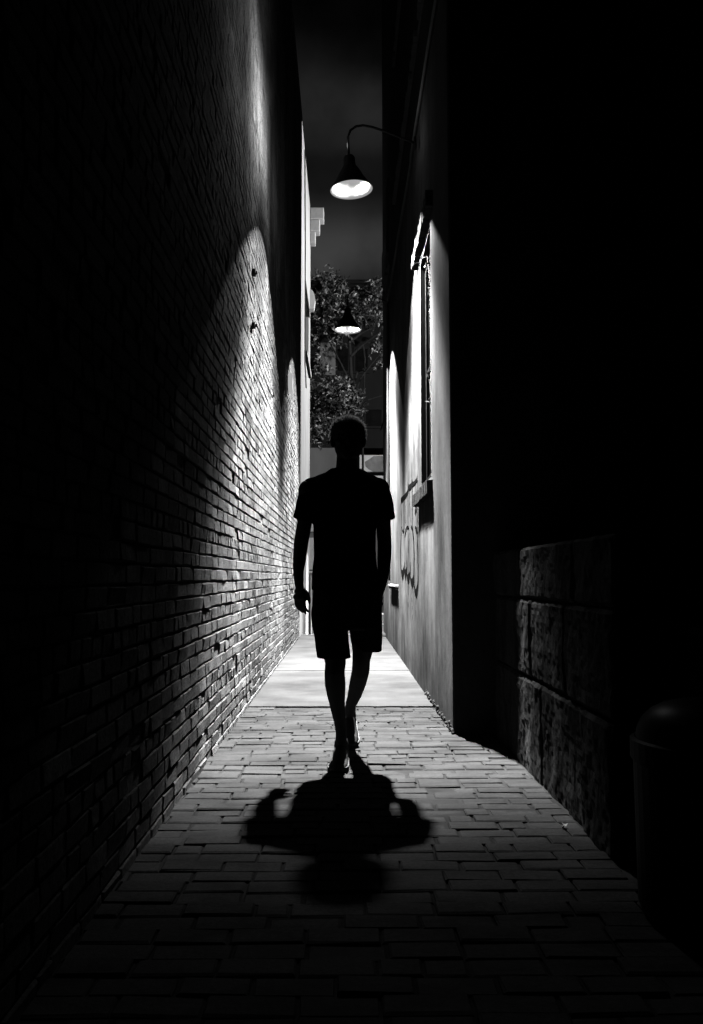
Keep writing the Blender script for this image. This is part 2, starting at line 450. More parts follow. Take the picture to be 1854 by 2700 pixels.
# stepped cornice return at the far corner
for x1, z0, z1, y0 in ((.30, 8.78, 9.03, 17.60), (.21, 8.52, 8.78, 17.64), (.115, 8.28, 8.52, 17.68)):
    G().box(PX, PX+x1, y0, 17.93, z0, z1).build('cornice', M['white'], pb, bevel=.012)
# small round-headed bracket lower down
g = G(); pts = []
for k in range(13):
    t = math.pi/2*k/12; pts.append((PX+.115*math.cos(t), 6.98+.24*math.sin(t)))
for k in range(12):
    (xa, za), (xb, zb) = pts[k], pts[k+1]
    g.poly([(xa, 17.65, za), (xb, 17.65, zb), (xb, 17.9, zb), (xa, 17.9, za)])
fr = [(x, 17.65, z) for x, z in pts]+[(PX, 17.65, 6.78), (PX+.09, 17.65, 6.80)]
g.poly(fr); g.poly([(x, 17.9, z) for x, _, z in fr])
g.poly([(PX+.115, 17.65, 6.98), (PX+.115, 17.9, 6.98), (PX+.09, 17.9, 6.80), (PX+.09, 17.65, 6.80)])
g.poly([(PX+.09, 17.65, 6.80), (PX+.09, 17.9, 6.80), (PX, 17.9, 6.78), (PX, 17.65, 6.78)])
g.build('bracket', M['white'], pb)
G().tube([(PX+.012, 14.9, 8.9), (PX+.014, 15.2, 7.4), (PX+.012, 15.3, 6.7), (PX+.012, 15.33, 5.0), (PX+.02, 15.7, 4.6)], .011, 6).build('cable', M['iron'], pb)
# white rainwater pipe at the foot
dp = thing('rainwater_pipe', (-.66, 14.95, -.22), 'thin white downpipe at the far end of the left wall', 'downpipe')
G().tube([(-.655, 14.9, -.2), (-.655, 14.9, 1.35), (-.69, 14.9, 1.5), (PX, 14.9, 1.6)], .022, 10).build('pipe', M['white'], dp)
G().tube([(-.655, 14.9, -.215), (-.655, 14.86, -.2)], .04, 10).build('shoe', M['iron'], dp)

# ------------------------------------------------------------------ right stucco building
CY = 5.40
sbd = thing('stucco_building', (XR+1, 9, 0), 'tall stained stucco building along the right side of the alley', 'building')
WY0, WY1, WZ0, WZ1 = 6.56, 7.46, 1.80, 3.84
SH = 12.6
wallg = G()
h1 = (WY0, WY1, WZ0, WZ1)
wall_x(wallg, XR, CY+.012, END-.02, -.26, 5.27, [h1], .075, 1)
wall_x(wallg, XR, CY+.012, END-.02, 5.27, SH)
wallg.poly([(XR, CY+.012, -.26), (XR+.012, CY, -.26), (XR+.012, CY, SH), (XR, CY+.012, SH)])
wallg.poly([(XR+.012, CY, -.26), (26, CY, -.26), (26, CY, SH), (XR+.012, CY, SH)])
wallg.poly([(XR, END-.02, -.26), (26, END-.02, -.26), (26, END-.02, SH), (XR, END-.02, SH)])
wallg.poly([(XR, CY, SH), (26, CY, SH), (26, END, SH), (XR, END, SH)])
# crumbled render at the foot of the wall
for k in range(60):
    y = random.uniform(CY, 7.2); r = random.uniform(.006, .022)
    wallg.ball((XR-.002, y, random.uniform(0, .05)), (r*.6, r, r*.8), 7, 5)
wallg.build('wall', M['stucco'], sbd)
X2 = XR+.075
fr = G()
for a, b, c, d in ((WY0, WY0+.07, WZ0, WZ1), (WY1-.07, WY1, WZ0, WZ1), (WY0+.07, WY1-.07, WZ0, WZ0+.08), (WY0+.07, WY1-.07, WZ1-.08, WZ1), (WY0+.07, WY1-.07, 2.78, 2.83)):
    fr.box(X2-.03, X2+.02, a, b, c, d)
wo = fr.build('window', M['darkwood'], sbd)
G().box(X2-.006, X2, WY0+.05, WY1-.05, WZ0+.05, WZ1-.05).build('pane', M['glass'], wo)
G().box(XR+.003, X2, WY1-.004, WY1+.002, WZ0, WZ1).box(XR+.003, X2, WY0, WY1-.004, WZ1-.004, WZ1+.002).build('reveal_shade', M['darkwood'], wo)  # dark lining laid over the far jamb and head to paint their shade
# white strip painting in the lamplit edge of the near jamb
G().box(XR-.004, XR+.02, WY0-.006, WY0+.004, WZ0, WZ1-.25).build('jamb_highlight', M['white'], sbd)
lg = G(); y = 6.34
while y < 7.70:
    w_ = .062+random.uniform(-.004, .004)
    lg.box(XR-.055+random.uniform(-.006, .006), XR+.01, y, y+w_, 3.915+random.uniform(-.006, .004), 4.035+random.uniform(-.008, .006), random.uniform(.5, 1.4)); y += w_+.009
lo = lg.build('lintel', M['lintel'], sbd, bevel=.004)
sg = G(); y = 6.50
while y < 7.74:
    w_ = .070+random.uniform(-.004, .004)
    sg.box(XR-.050+random.uniform(-.003, .003), XR+.07, y, y+w_, 1.655+random.uniform(-.004, .004), 1.765+random.uniform(-.004, .004), random.uniform(.6, 1.4)); y += w_+.010
sg.box(XR-.042, XR+.06, 6.505, 7.75, 1.66, 1.755)
so = sg.build('window_sill', M['lintel'], sbd, bevel=.004)
# small far ledge
G().box(XR-.045, XR+.01, 10.7, 12.35, .872, .90).build('ledge', M['white'], sbd, bevel=.006)
G().box(XR-.035, XR+.01, 10.72, 12.3, .84, .872).build('ledge_bed', M['stone'], sbd)
# string courses of projecting bricks high on the wall
for z, y0, y1 in ((6.05, 6.2, 10.9), (8.0, 6.5, 10.9), (5.75, 12.4, 14.0)):
    cg = G(); y = y0
    while y < y1:
        w_ = .10+random.uniform(-.01, .01)
        if random.random() > .12: cg.box(XR-.035-random.uniform(0, .012), XR+.01, y, y+w_, z, z+.06, random.uniform(.7, 1.3))
        y += w_+.012
    cg.box(XR-.012, XR+.008, y0-.02, y1+.02, z+.004, z+.056, .6)
    cg.build('string_course', M['white'], sbd)
# flashing line
zf = 5.27
G().tube([(XR-.016, CY+.02, zf-.01), (XR-.016, 6.4, zf+.012), (XR-.016, 7.2, zf-.006), (XR-.016, 8.15, zf+.008), (XR-.016, 8.2, zf-.055), (XR-.016, 8.5, zf-.06), (XR-.016, 10.1, zf+.01), (XR-.016, 12.7, zf-.01)], .016, 8).build('flashing', M['white'], sbd)
# pale vent panel high at the far end
vp = G().box(XR-.03, XR+.01, 12.55, 14.1, 6.55, 7.2).build('vent_panel', M['plaster'], sbd, bevel=.01)
G().box(XR-.045, XR+.01, 12.62, 14.1, 6.05, 6.54).build('vent_hood', M['white'], sbd, bevel=.01)
# conduit down the wall and a hanging cable
G().tube([(XR-.025, 12.55, 5.2), (XR-.025, 12.55, .95)], .022, 8).build('conduit', M['iron'], sbd)
G().tube([at(1016, 700, 14.2), at(1016, 900, 14.2), at(1015, 1040, 14.2), at(1012, 1110, 14.2), at(1006, 1128, 14.2), at(1004, 1134, 14.25)], .013, 8).build('cable', M['iron'], sbd)
# graffiti: outline strokes of spray paint with drips
gz = lambda x, y: (1000+x*.2367, 1150+y*.2367)
gr = G()
def stroke(pts, w):
    P = [atx(*gz(*q), XR-.004) for q in pts]
    Q = []
    for i in range(len(P)-1):            # subdivide with Catmull-Rom
        p0, p1, p2, p3 = P[max(i-1, 0)], P[i], P[i+1], P[min(i+2, len(P)-1)]
        for k in range(5):
            t = k/5; Q.append(.5*((2*p1)+(p2-p0)*t+(2*p0-5*p1+4*p2-p3)*t*t+(3*p1-p0-3*p2+p3)*t**3))
    Q.append(P[-1])
    ws = w if isinstance(w, (list, tuple)) else [w, w]
    E = []
    for i, q in enumerate(Q):
        d = Q[min(i+1, len(Q)-1)]-Q[max(i-1, 0)]; d.x = 0
        d = d.normalized() if d.length > 1e-6 else Vector((0, 0, 1))
        n = Vector((0, -d.z, d.y)); t = i/(len(Q)-1)*(len(ws)-1); a = int(min(t, len(ws)-2)); ww = ws[a]+(ws[a+1]-ws[a])*(t-a)
        ww *= 1.25+.35*noise.noise(q*9)
        E.append(((XR-.004, q.y+n.y*ww/2, q.z+n.z*ww/2), (XR-.004, q.y-n.y*ww/2, q.z-n.z*ww/2)))
    for a, b in zip(E, E[1:]): gr.poly([a[0], b[0], b[1], a[1]])
stroke([(425, 430), (415, 485), (375, 532), (366, 500), (358, 545), (336, 568), (328, 556), (316, 620), (300, 650), (270, 682), (240, 718)], [.02, .035, .045, .04, .045])
stroke([(425, 470), (426, 600), (421, 760), (424, 1100), (431, 1500), (428, 1660), (408, 1745), (391, 1680), (386, 1560), (389, 1300), (380, 1150), (364, 1010)], [.022, .03, .035, .07, .045, .035, .03])
stroke([(368, 520), (370, 900), (375, 1050), (385, 1200), (384, 1540), (364, 1632), (346, 1560), (346, 1400)], [.03, .035, .035, .04, .07, .04, .03])
stroke([(340, 1520), (322, 1585), (309, 1540), (308, 1380)], [.04, .08, .05, .04])
stroke([(305, 1470), (292, 1540), (281, 1490), (282, 1400)], [.04, .09, .05, .04])
stroke([(278, 1470), (260, 1540), (244, 1490), (238, 1300), (245, 1000), (240, 740)], [.045, .10, .06, .05, .045, .04])
for s_ in ([(335, 570), (331, 900)], [(306, 650), (308, 1000)], [(272, 700), (276, 1000), (262, 1058), (245, 1000)], [(410, 760), (396, 850), (404, 835), (418, 772)],
           [(298, 1040), (281, 1130)], [(290, 1060), (308, 1012), (330, 1016)], [(352, 1000), (366, 1022)], [(398, 1018), (415, 1030), (421, 1080), (405, 1042)],
           [(330, 1080), (322, 1300)], [(352, 780), (350, 960)], [(288, 760), (290, 980)]):
    stroke(s_, [.025, .02])
for s_ in ([(408, 1745), (408, 1880)], [(408, 1940), (408, 2010)], [(364, 1632), (363, 1770)], [(363, 1800), (363, 1850)], [(368, 1890), (368, 1930)], [(370, 1990), (368, 2050)],
           [(322, 1585), (322, 1770)], [(322, 1850), (322, 1900)], [(292, 1540), (293, 1790)], [(260, 1540), (258, 1690)]):
    stroke(s_, [.03, .014])
gr.build('graffiti', M['blackpaint'], sbd)
# doorstep at the far end of the right wall
ds = G().box(XR-.16, XR+.02, 14.05, 14.68, 0.0, .055).build('doorstep', M['concrete'], None, bevel=.01)
tag(ds, 'small pale concrete step at the far foot of the right wall', 'step')

# vine sprig in the window head
def leaf(g, c, d, n, ln, wd, a):
    d = d.normalized(); s = d.cross(n).normalized(); n = s.cross(d)
    c = Vector(c); tip = c+d*ln; m1 = c+d*ln*.45
    g.poly([c, m1+s*wd/2+n*ln*.07, tip, m1], a); g.poly([c, m1, tip, m1-s*wd/2+n*ln*.07], a)
def rv(): return Vector((random.gauss(0, 1), random.gauss(0, 1), random.gauss(0, 1))).normalized()
vn = thing('vine', (XR+.02, 6.7, 3.8), 'small leafy vine sprig hanging in the top of the right hand window', 'vine')
g = G(); st = G()
stem = [Vector((XR+.03, 7.1, 3.80)), Vector((XR+.022, 6.95, 3.66)), Vector((XR+.02, 6.83, 3.50)), Vector((XR+.02, 6.78, 3.32)), Vector((XR+.02, 6.72, 3.18))]
st.tube(stem, .004, 5); st.tube([stem[-1], Vector((XR+.02, 6.9, 2.66)), Vector((XR+.02, 6.8, 2.5)), Vector((XR+.02, 6.75, 2.4))], .003, 5)
for k in range(46):
    t = random.random()*3.99; i = int(t); p = stem[i].lerp(stem[i+1], t-i)+Vector((random.uniform(-.02, .02), random.uniform(-.1, .1), random.uniform(-.05, .05)))
    if p.y < 6.6: p.y = 6.62
    leaf(g, p, rv()+Vector((0, 0, -.6)), rv(), random.uniform(.035, .065), random.uniform(.02, .035), random.uniform(.6, 2.2))
for k in range(9):
    p = Vector((XR+.02, random.uniform(6.72, 7.0), random.uniform(2.35, 2.7)))
    leaf(g, p, rv(), rv(), .045, .025, random.uniform(.3, 1))
g.build('leaves', M['vine_leaf'], vn); st.build('stem', M['bark'], vn)

# ------------------------------------------------------------------ gooseneck lamps
RIM = .192
def make_lamp():
    t = thing('gooseneck_lamp', (0, 0, 0), 'x', 'wall lamp', 'gooseneck lamps on the right wall')
    prof_o = [(RIM+.004, -.006), (RIM+.004, .004), (RIM-.004, .012), (.165, .045), (.125, .105), (.095, .165), (.070, .205), (.056, .225), (.052, .30), (.040, .318), (.018, .33), (.001, .332)]
    G().lathe((0, 0, 0), prof_o).build('shade', M['enamel'], t, smooth=True)
    prof_i = [(RIM+.004, -.006), (RIM-.004, -.004), (.160, .040), (.119, .101), (.089, .162), (.064, .200), (.045, .215), (.001, .216)]
    G().lathe((0, 0, 0), prof_i).build('reflector', M['reflector'], t, smooth=True)
    G().lathe((0, 0, 0), [(.001, .160), (.018, .163), (.026, .174), (.026, .195), (.016, .2155)]).build('bulb', M['bulb'], t, smooth=True)
    w = XR-.069
    pts = []
    for p_ in [(0, 0, .325), (0, 0, .42), (.004, 0, .50), (.03, 0, .565), (.085, 0, .60), (.15, 0, .605), (.23, 0, .585), (.35, 0, .535), (.48, 0, .47), (.57, 0, .425), (w, 0, .40)]: pts.append(Vector(p_))
    G().tube(pts, .011, 10).build('arm', M['enamel'], t, smooth=True)
    disc_x(G(), (0, 0, .40), .06, w-.015, w).build('mounting_plate', M['enamel'], t)
    return t
def copy_tree(o):
    c = o.copy(); COL.objects.link(c)
    for ch in list(o.children):
        k = ch.copy(); COL.objects.link(k); k.parent = c; k.matrix_parent_inverse = ch.matrix_parent_inverse.copy()
        for g2 in ch.children:
            q = g2.copy(); COL.objects.link(q); q.parent = k
    return c
lamp1 = make_lamp(); lamp2 = copy_tree(lamp1)
lamp1.location = (.067, 7.45, 4.573); lamp1['label'] = 'large nearer lit gooseneck lamp against the night sky'
lamp1.rotation_euler = (0, R(-4), 0)
lamp2.location = (.053, 12.05, 4.635); lamp2['label'] = 'smaller far lit gooseneck lamp in front of the dark tree'
def lamp_light(name, loc, power):
    ld = bpy.data.lights.new(name, 'POINT'); ld.energy = power; ld.shadow_soft_size = .065
    ld.use_nodes = True; nt = ld.node_tree; em = nt.nodes['Emission']
    tc = N(nt, 'ShaderNodeTexCoord'); sp = N(nt, 'ShaderNodeSeparateXYZ'); L(nt, tc.outputs['Normal'], sp.inputs[0])
    neg = mul(nt, sp.outputs[2], -1.0)
    cr = N(nt, 'ShaderNodeValToRGB'); L(nt, neg, cr.inputs[0]); cr.color_ramp.interpolation = 'LINEAR'
    el = cr.color_ramp.elements
    stops = [(0.0, .005), (.60, .005), (.69, .010), (.735, .048), (.775, .27), (.80, .52), (.83, .92), (.88, .96), (.94, .98), (1.0, 1.0)]
    el[0].position, el[1].position = stops[0][0], stops[-1][0]
    for p_, v in stops[1:-1]: el.new(p_)
    for e, (p_, v) in zip(el, stops): e.color = (v, v, v, 1)
    # hand-shaped beam: less of the core beam towards the far wall, a soft side wash towards both walls
    xm = mul(nt, mul(nt, mul(nt, sp.outputs[0], 0.0, 'MINIMUM'), -3.2), 3.0, 'POWER')
    f = mul(nt, 1.0, mul(nt, mul(nt, xm, xm), 1.0, 'ADD'), 'DIVIDE')
    ab_ = N(nt, 'ShaderNodeMath', operation='ABSOLUTE'); L(nt, sp.outputs[0], ab_.inputs[0])
    wr = N(nt, 'ShaderNodeValToRGB'); L(nt, ab_.outputs[0], wr.inputs[0]); we = wr.color_ramp.elements
    ws_ = [(0.0, 0.0), (.20, 0.0), (.30, .035), (.42, .095), (.55, .062), (.70, .028), (1.0, .024)]
    we[0].position, we[1].position = 0, 1
    for p_, v in ws_[1:-1]: we.new(p_)
    for e, (p_, v) in zip(we, ws_): e.color = (v, v, v, 1)
    wash = mul(nt, wr.outputs[0], ramp(nt, sp.outputs[0], .35, .60, 1.0, 3.5))
    beam = mul(nt, mul(nt, cr.outputs[0], f), wash, 'ADD')
    mask = ramp(nt, neg, .583, .600, .00005, 1.0)
    if name == 'upper_wall_fill':      # added fill light, shaped to brighten the upper left wall
        sr = N(nt, 'ShaderNodeValToRGB'); L(nt, mul(nt, sp.outputs[0], -1.0), sr.inputs[0]); se = sr.color_ramp.elements
        se[0].position, se[1].position = .10, 1.0
        for p_ in (.20, .35, .6, .85): se.new(p_)
        for e, v in zip(se, (0.0, .30, .38, .27, .15, .105)): e.color = (v, v, v, 1)
        L(nt, mul(nt, mul(nt, mul(nt, sr.outputs[0], .006, 'ADD'), ramp(nt, sp.outputs[2], -.80, -.25, 0.0, 1.0)), mul(nt, ramp(nt, sp.outputs[2], -.15, .75, 1.0, .03), mul(nt, ramp(nt, sp.outputs[1], -.25, .65, 1.0, .04), ramp(nt, sp.outputs[1], -1.0, -.55, 0.10, 1.0)))), em.inputs['Strength'])
    else: L(nt, mul(nt, beam, mask), em.inputs['Strength'])
    o = bpy.data.objects.new(name, ld); COL.objects.link(o); o.location = loc; return o
lamp_light('lamp_light', (.064, 7.45, 4.573+.124), 7400)
fill_light = lamp_light('upper_wall_fill', (.02, 7.45, 4.573+.43), 330)
lamp_light('lamp_light', (.051, 12.05, 4.635+.122), 7200)

# ------------------------------------------------------------------ stone walls, bin and litter, right
sw = thing('stone_wall', (1.1, 4.2, 0), 'low wall of large stone blocks against the right hand building', 'wall')
g = G(); xs = .968
def blk(y0, y1, z0, z1, px=0.0):
    y0, y1, z0, z1 = y0+.006, y1-.006, z0+.005, z1-.005
    a = random.uniform(.8, 1.2); ny, nz = int((y1-y0)/.018)+2, int((z1-z0)/.018)+2
    b0 = len(g.V)
    for i in range(ny+1):
        for k in range(nz+1):
            y, z = y0+(y1-y0)*i/ny, z0+(z1-z0)*k/nz
            e = min(y-y0, y1-y, z-z0, z1-z); q = Vector((y*7, z*7, px*100))
            x = xs+px+.010*noise.noise(q)+.006*noise.noise(q*3)+.004*noise.noise(q*8)
            wob = .008*noise.noise(Vector((y*11, z*11, 5)))
            x += max(0, (.014+wob-e))*1.1
            g.V.append((x, y+(.006*noise.noise(q*2) if 0 < i < ny else 0), z+(.006*noise.noise(q*2.3) if 0 < k < nz else 0)))
    for i in range(ny):
        for k in range(nz):
            c = b0+i*(nz+1)+k; g.F.append((c, c+nz+1, c+nz+2, c+1)); g.A.append(a)
    g.box(xs+px+.016, xs+.26, y0+.002, y1-.002, z0+.002, z1-.002, a)
for y0, y1 in ((3.02, 3.55), (3.55, 4.60), (4.60, 5.39)): blk(y0, y1, .885, 1.165, random.uniform(-.004, .006))
for y0, y1 in ((3.02, 3.70), (3.70, 4.35), (4.35, 4.98), (4.98, 5.39)): blk(y0, y1, .475, .885, random.uniform(-.012, .004))
for y0, y1 in ((3.02, 3.4), (3.4, 4.12), (4.12, 4.75), (4.75, 5.39)): blk(y0, y1, -.2, .475, random.uniform(-.02, .0))
g.box(xs+.03, xs+.24, 3.03, 5.385, -.2, 1.155, .5)
g.build('blocks', M['stone'], sw)
lw = thing('parapet', (1.4, 2.2, 0), 'dark low parapet at the right edge behind the bin', 'wall')
G().box(1.20, 1.45, 1.3, 3.0, -.2, .80).build('blocks', M['stone'], lw, bevel=.012)
G().box(1.17, 1.48, 1.28, 3.01, .80, .845).build('coping', M['stone'], lw, bevel=.010)
# domed litter bin
bc = Vector((1.075, 2.52, 0))
tb = thing('litter_bin', bc, 'dark domed litter bin with a rounded lid at the right edge', 'litter bin')
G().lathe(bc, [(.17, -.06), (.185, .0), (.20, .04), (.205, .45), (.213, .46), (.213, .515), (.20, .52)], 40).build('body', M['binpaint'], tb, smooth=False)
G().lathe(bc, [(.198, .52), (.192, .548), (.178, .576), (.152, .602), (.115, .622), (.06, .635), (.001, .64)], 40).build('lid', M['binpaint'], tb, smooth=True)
G().box(bc.x-.07, bc.x+.07, bc.y-.212, bc.y-.196, .36, .43).build('flap', M['iron'], tb, bevel=.004)
p = Vector((.885, 3.42, .004))
lt = G()
for k in range(7):
    q = p+Vector((random.uniform(-.015, .015), random.uniform(-.02, .02), random.uniform(.004, .014)))
    lt.poly([q+rv()*.012, q+rv()*.012, q+rv()*.010])
lt.poly([p+Vector((-.014, -.006, .002)), p+Vector((.004, -.01, .006)), p+Vector((.014, .006, .012)), p+Vector((-.006, .01, .004))])
tag(lt.build('litter', M['paper'], None), 'tiny scrap of crumpled white paper on the right edge of the paving', 'litter')

# ------------------------------------------------------------------ far side of the street
# planter wall in view past his arm
pl = thing('block_planter', (-.35, 15.7, -.22), 'low grey block planter at the far end of the alley', 'planter')
g = G(); j = G()
for r_ in range(3):
    for c_ in range(5):
        x0 = -.60+c_*.3-(.15 if r_ % 2 else 0); g.box(max(-.60, x0)+.008, min(.80, x0+.3)-.008, 15.5, 15.9, -.22+r_*.18+.008, -.22+(r_+1)*.18-.008)
j.box(-.60, .80, 15.508, 15.89, -.22, .325)
g.build('blocks', M['block'], pl); j.build('mortar', M['white'], pl)
sh = thing('shrub', (-.3, 15.7, .32), 'dark shrub growing in the block planter', 'shrub')
g = G(); st = G()
for k in range(14):
    b0 = Vector((random.uniform(-.5, .7), 15.7, .3)); b1 = b0+Vector((random.uniform(-.1, .1), random.uniform(-.1, .1), random.uniform(.2, .55)))
    st.tube([b0, b1], .006, 5)
    for q in range(40): leaf(g, b0.lerp(b1, random.uniform(.3, 1))+rv()*.08, rv(), rv(), .06, .03, random.uniform(.1, .6))
g.build('foliage', M['leaf'], sh); st.build('stem', M['bark'], sh)
rl = thing('railing', (-.2, 17.8, -.23), 'white tubular railing across the street end of the alley', 'railing')
G().tube([(-.73, 17.6, 1.09), (.9, 17.6, 1.09)], .035, 8).build('rail', M['white'], rl)
for x in (-.7, .85): G().tube([(x, 17.6, -.235), (x, 17.6, 1.09)], .03, 8).build('post', M['white'], rl)

FB = 26.0
fb = thing('far_building', (0, FB, -.1), 'dark flat roofed building across the street behind the tree', 'building')
def fx(u): return at(u, 1500, FB).x
def fz(v): return at(907, v, FB).z
zr = fz(750)
g = G()
g.box(-9, 9, FB, FB+8, 5.05, zr); g.box(-9.1, 9.1, FB-.12, FB+8, zr, zr+.12)
g.build('wall', M['farwall'], fb)
G().box(-9, fx(900), FB-.03, FB+1, -.12, 5.05).build('ground_floor_wall', M['midwall'], fb)
G().box(fx(842), fx(884), FB-.06, FB, fz(990), fz(905)).build('pier', M['midwall'], fb)
for (u0, u1, v0, v1) in ((884, 922, 985, 915), (932, 975, 985, 915), (960, 1012, 1130, 1075)):
    w_ = G()
    X0, X1, Z0, Z1 = fx(u0), fx(u1), fz(v0), fz(v1)
    w_.box(X0, X1, FB-.05, FB, Z0, Z0+.07).box(X0, X1, FB-.05, FB, Z1-.07, Z1).box(X0, X0+.06, FB-.05, FB, Z0+.07, Z1-.07).box(X1-.06, X1, FB-.05, FB, Z0+.07, Z1-.07)
    wo = w_.build('window', M['farwall'], fb)
    G().box(X0+.05, X1-.05, FB-.02, FB-.012, Z0+.05, Z1-.05).build('pane', M['glass'], wo)
# shop front to the right: pale fascia with a painted shape above a white band
sfx0, sfx1 = fx(904), fx(1060)
G().box(sfx0, sfx1, FB-.10, FB, fz(1247), fz(1201)).build('sign_board', M['white'], fb)
g = G(); pts = []
for (u, v) in ((962, 1218), (975, 1210), (985, 1203), (1000, 1202), (1030, 1203), (1030, 1246), (995, 1246), (985, 1244), (972, 1237), (964, 1230)):
    q = at(u, v, FB-.11); pts.append((q.x, FB-.112, q.z))
g.poly(pts); g.build('sign_painting', M['mural'], fb)
G().box(sfx0, sfx1, FB-.35, FB, fz(1250), fz(1247.4)).build('sign_rail', M['farwall'], fb)
G().box(sfx0, sfx1, FB-.13, FB, fz(1264), fz(1250.5)).build('fascia', M['white'], fb)
G().box(fx(900.5), sfx1+6, FB-.02, FB+1, -.12, fz(1264)).build('shop_front', M['midwall'], fb)
G().box(fx(790), fx(900), FB-.07, FB-.025, fz(1502), fz(1418)).build('pale_panel', M['white'], fb)  # white panel added to brighten the wall seen past his arm
G().box(fx(800), fx(870), FB-.1, FB-.03, fz(1402), fz(1378)).build('shelf_sign', M['white'], fb)
for u in (957,):
    q = at(u, 1300, 25.6)
    po = G().tube([(q.x, 25.6, -.1), (q.x, 25.6, at(u, 1100, 25.6).z)], .035, 8).build('pole', M['iron'], None)
    tag(po, 'thin dark pole in front of the white shop sign across the street', 'pole')

# tree with trunk, limbs, leaves
TY = 22.6
tr = thing('tree', (at(925, 1500, TY).x, TY, -.1), 'leafy street tree filling the gap at the end of the alley', 'tree')
tk = G(); tx = at(926, 1500, TY).x
T = [(tx, TY, -.1), (tx+.02, TY, 2), (tx-.03, TY, 4.2), (tx+.02, TY, 6.2), (tx-.05, TY+.1, 7.6), (tx-.25, TY, 8.8)]
tk.tube(T, [.085, .07, .062, .055, .04, .015], 10)
limbs = [
    [(926, 1010), (900, 960), (870, 900), (845, 850), (835, 800)], [(925, 900), (950, 880), (985, 862), (1005, 840)], [(926, 1120), (895, 1080), (860, 1060), (830, 1040)],
    [(926, 1060), (950, 1000), (962, 985), (1000, 940), (1030, 900)], [(926, 1030), (945, 985), (956, 975), (983, 966), (1005, 990)], [(925, 940), (960, 905), (1000, 875), (1012, 850)],
    [(924, 850), (900, 800), (885, 750), (888, 710)], [(924, 820), (960, 790), (990, 760), (1005, 740)], [(926, 1150), (890, 1130), (850, 1140), (840, 1180)],
    [(926, 1090), (945, 1075), (970, 1055), (1008, 1040)], [(905, 870), (870, 840), (845, 790), (830, 760)], [(926, 1000), (910, 1020), (880, 1040), (855, 1090)],
    [(960, 910), (962, 950), (960, 1010), (958, 1060)]]
for lb in limbs:
    P = [at(u+random.uniform(-3, 3), v+random.uniform(-3, 3), TY+random.uniform(-.25, .25)) for u, v in lb]
    tk.tube(P, [.035, .026, .018, .012, .006][:len(P)], 6)
tk.build('trunk', M['bark'], tr)
cl = [(868, 725, 26, 28, 90), (835, 745, 30, 30, 100), (885, 765, 30, 28, 110), (850, 800, 42, 32, 170), (925, 790, 45, 28, 150), (985, 765, 32, 22, 90), (995, 800, 28, 32, 110), (1000, 745, 16, 14, 40),
      (960, 830, 45, 30, 140), (880, 850, 55, 28, 150), (845, 880, 40, 28, 110), (1000, 865, 25, 32, 80), (900, 890, 30, 18, 50), (985, 920, 22, 14, 40), (840, 930, 20, 30, 45), (850, 985, 30, 26, 80),
      (835, 1030, 36, 30, 170), (875, 1025, 40, 28, 180), (905, 1045, 36, 30, 170), (925, 1065, 34, 30, 170), (860, 1075, 45, 35, 260), (945, 1072, 22, 18, 70), (895, 1090, 40, 34, 230), (840, 1120, 32, 34, 170),
      (865, 1140, 28, 24, 90), (835, 1165, 20, 14, 40), (1003, 955, 14, 20, 30), (905, 1005, 22, 12, 40), (940, 1045, 20, 14, 45), (1006, 905, 12, 20, 30), (780, 800, 60, 90, 300), (1040, 800, 40, 80, 160), (780, 1050, 60, 70, 200)]
lf = G()
for (u, v, ru, rv_, n) in cl:
    dpt = random.uniform(-.7, .7)
    for tw in range(max(3, n//6)):
        a = random.uniform(0, 2*math.pi); r = math.sqrt(random.random())
        c = at(u+ru*r*math.cos(a), v+rv_*r*math.sin(a), TY+dpt+random.uniform(-.55, .55))
        dr = rv(); dr.z -= .3; dr.normalize(); ln = random.uniform(.12, .3)
        lf.tube([c-dr*ln, c, c+dr*ln], [.006, .005, .002], 4, a=.4)
        base = .12+1.9*random.random()**2.5
        for k in range(10):
            q = c+dr*random.uniform(-ln, ln)
            d2 = (dr*.5+rv()).normalized(); leaf(lf, q, d2, rv()+Vector((0, 0, .8)), random.uniform(.08, .16), random.uniform(.045, .07), base*random.uniform(.4, 1.6))
lf.build('crown', M['leaf'], tr)

# street lamp round the corner, the source of the light on the far plaster wall
LP = Vector((4.6, 16.25, 0))
sl = thing('street_lamp', (LP.x+.5, LP.y, -.22), 'street lamp on a tall dark post round the corner', 'street lamp')
G().tube([(LP.x+.5, LP.y, -.22), (LP.x+.5, LP.y, 6.9), (LP.x+.4, LP.y, 7.15), (LP.x+.1, LP.y, 7.2)], [.08, .05, .045, .04], 10).build('post', M['iron'], sl)
G().lathe((LP.x, LP.y, 7.1), [(.001, .16), (.09, .14), (.20, .03), (.21, 0), (.19, .002), (.08, .11), (.001, .125)], 28).build('head', M['enamel'], sl, smooth=True)
ld = bpy.data.lights.new('street_light', 'POINT'); ld.energy = 1900; ld.shadow_soft_size = .10
lo_ = bpy.data.objects.new('street_light', ld); COL.objects.link(lo_); lo_.location = (LP.x, LP.y, 6.98)

# ------------------------------------------------------------------ the man
Y0 = 4.62
man = thing('person', (.0, Y0, 0), 'backlit person in dark t-shirt and shorts walking down the alley, one hand in pocket', 'person')
def P(u, v, dy=0.0): return at(u, v, Y0+dy)
K = Y0/F
b = G()
hc = P(918, 1157)
hx, hz = hc.x, hc.z
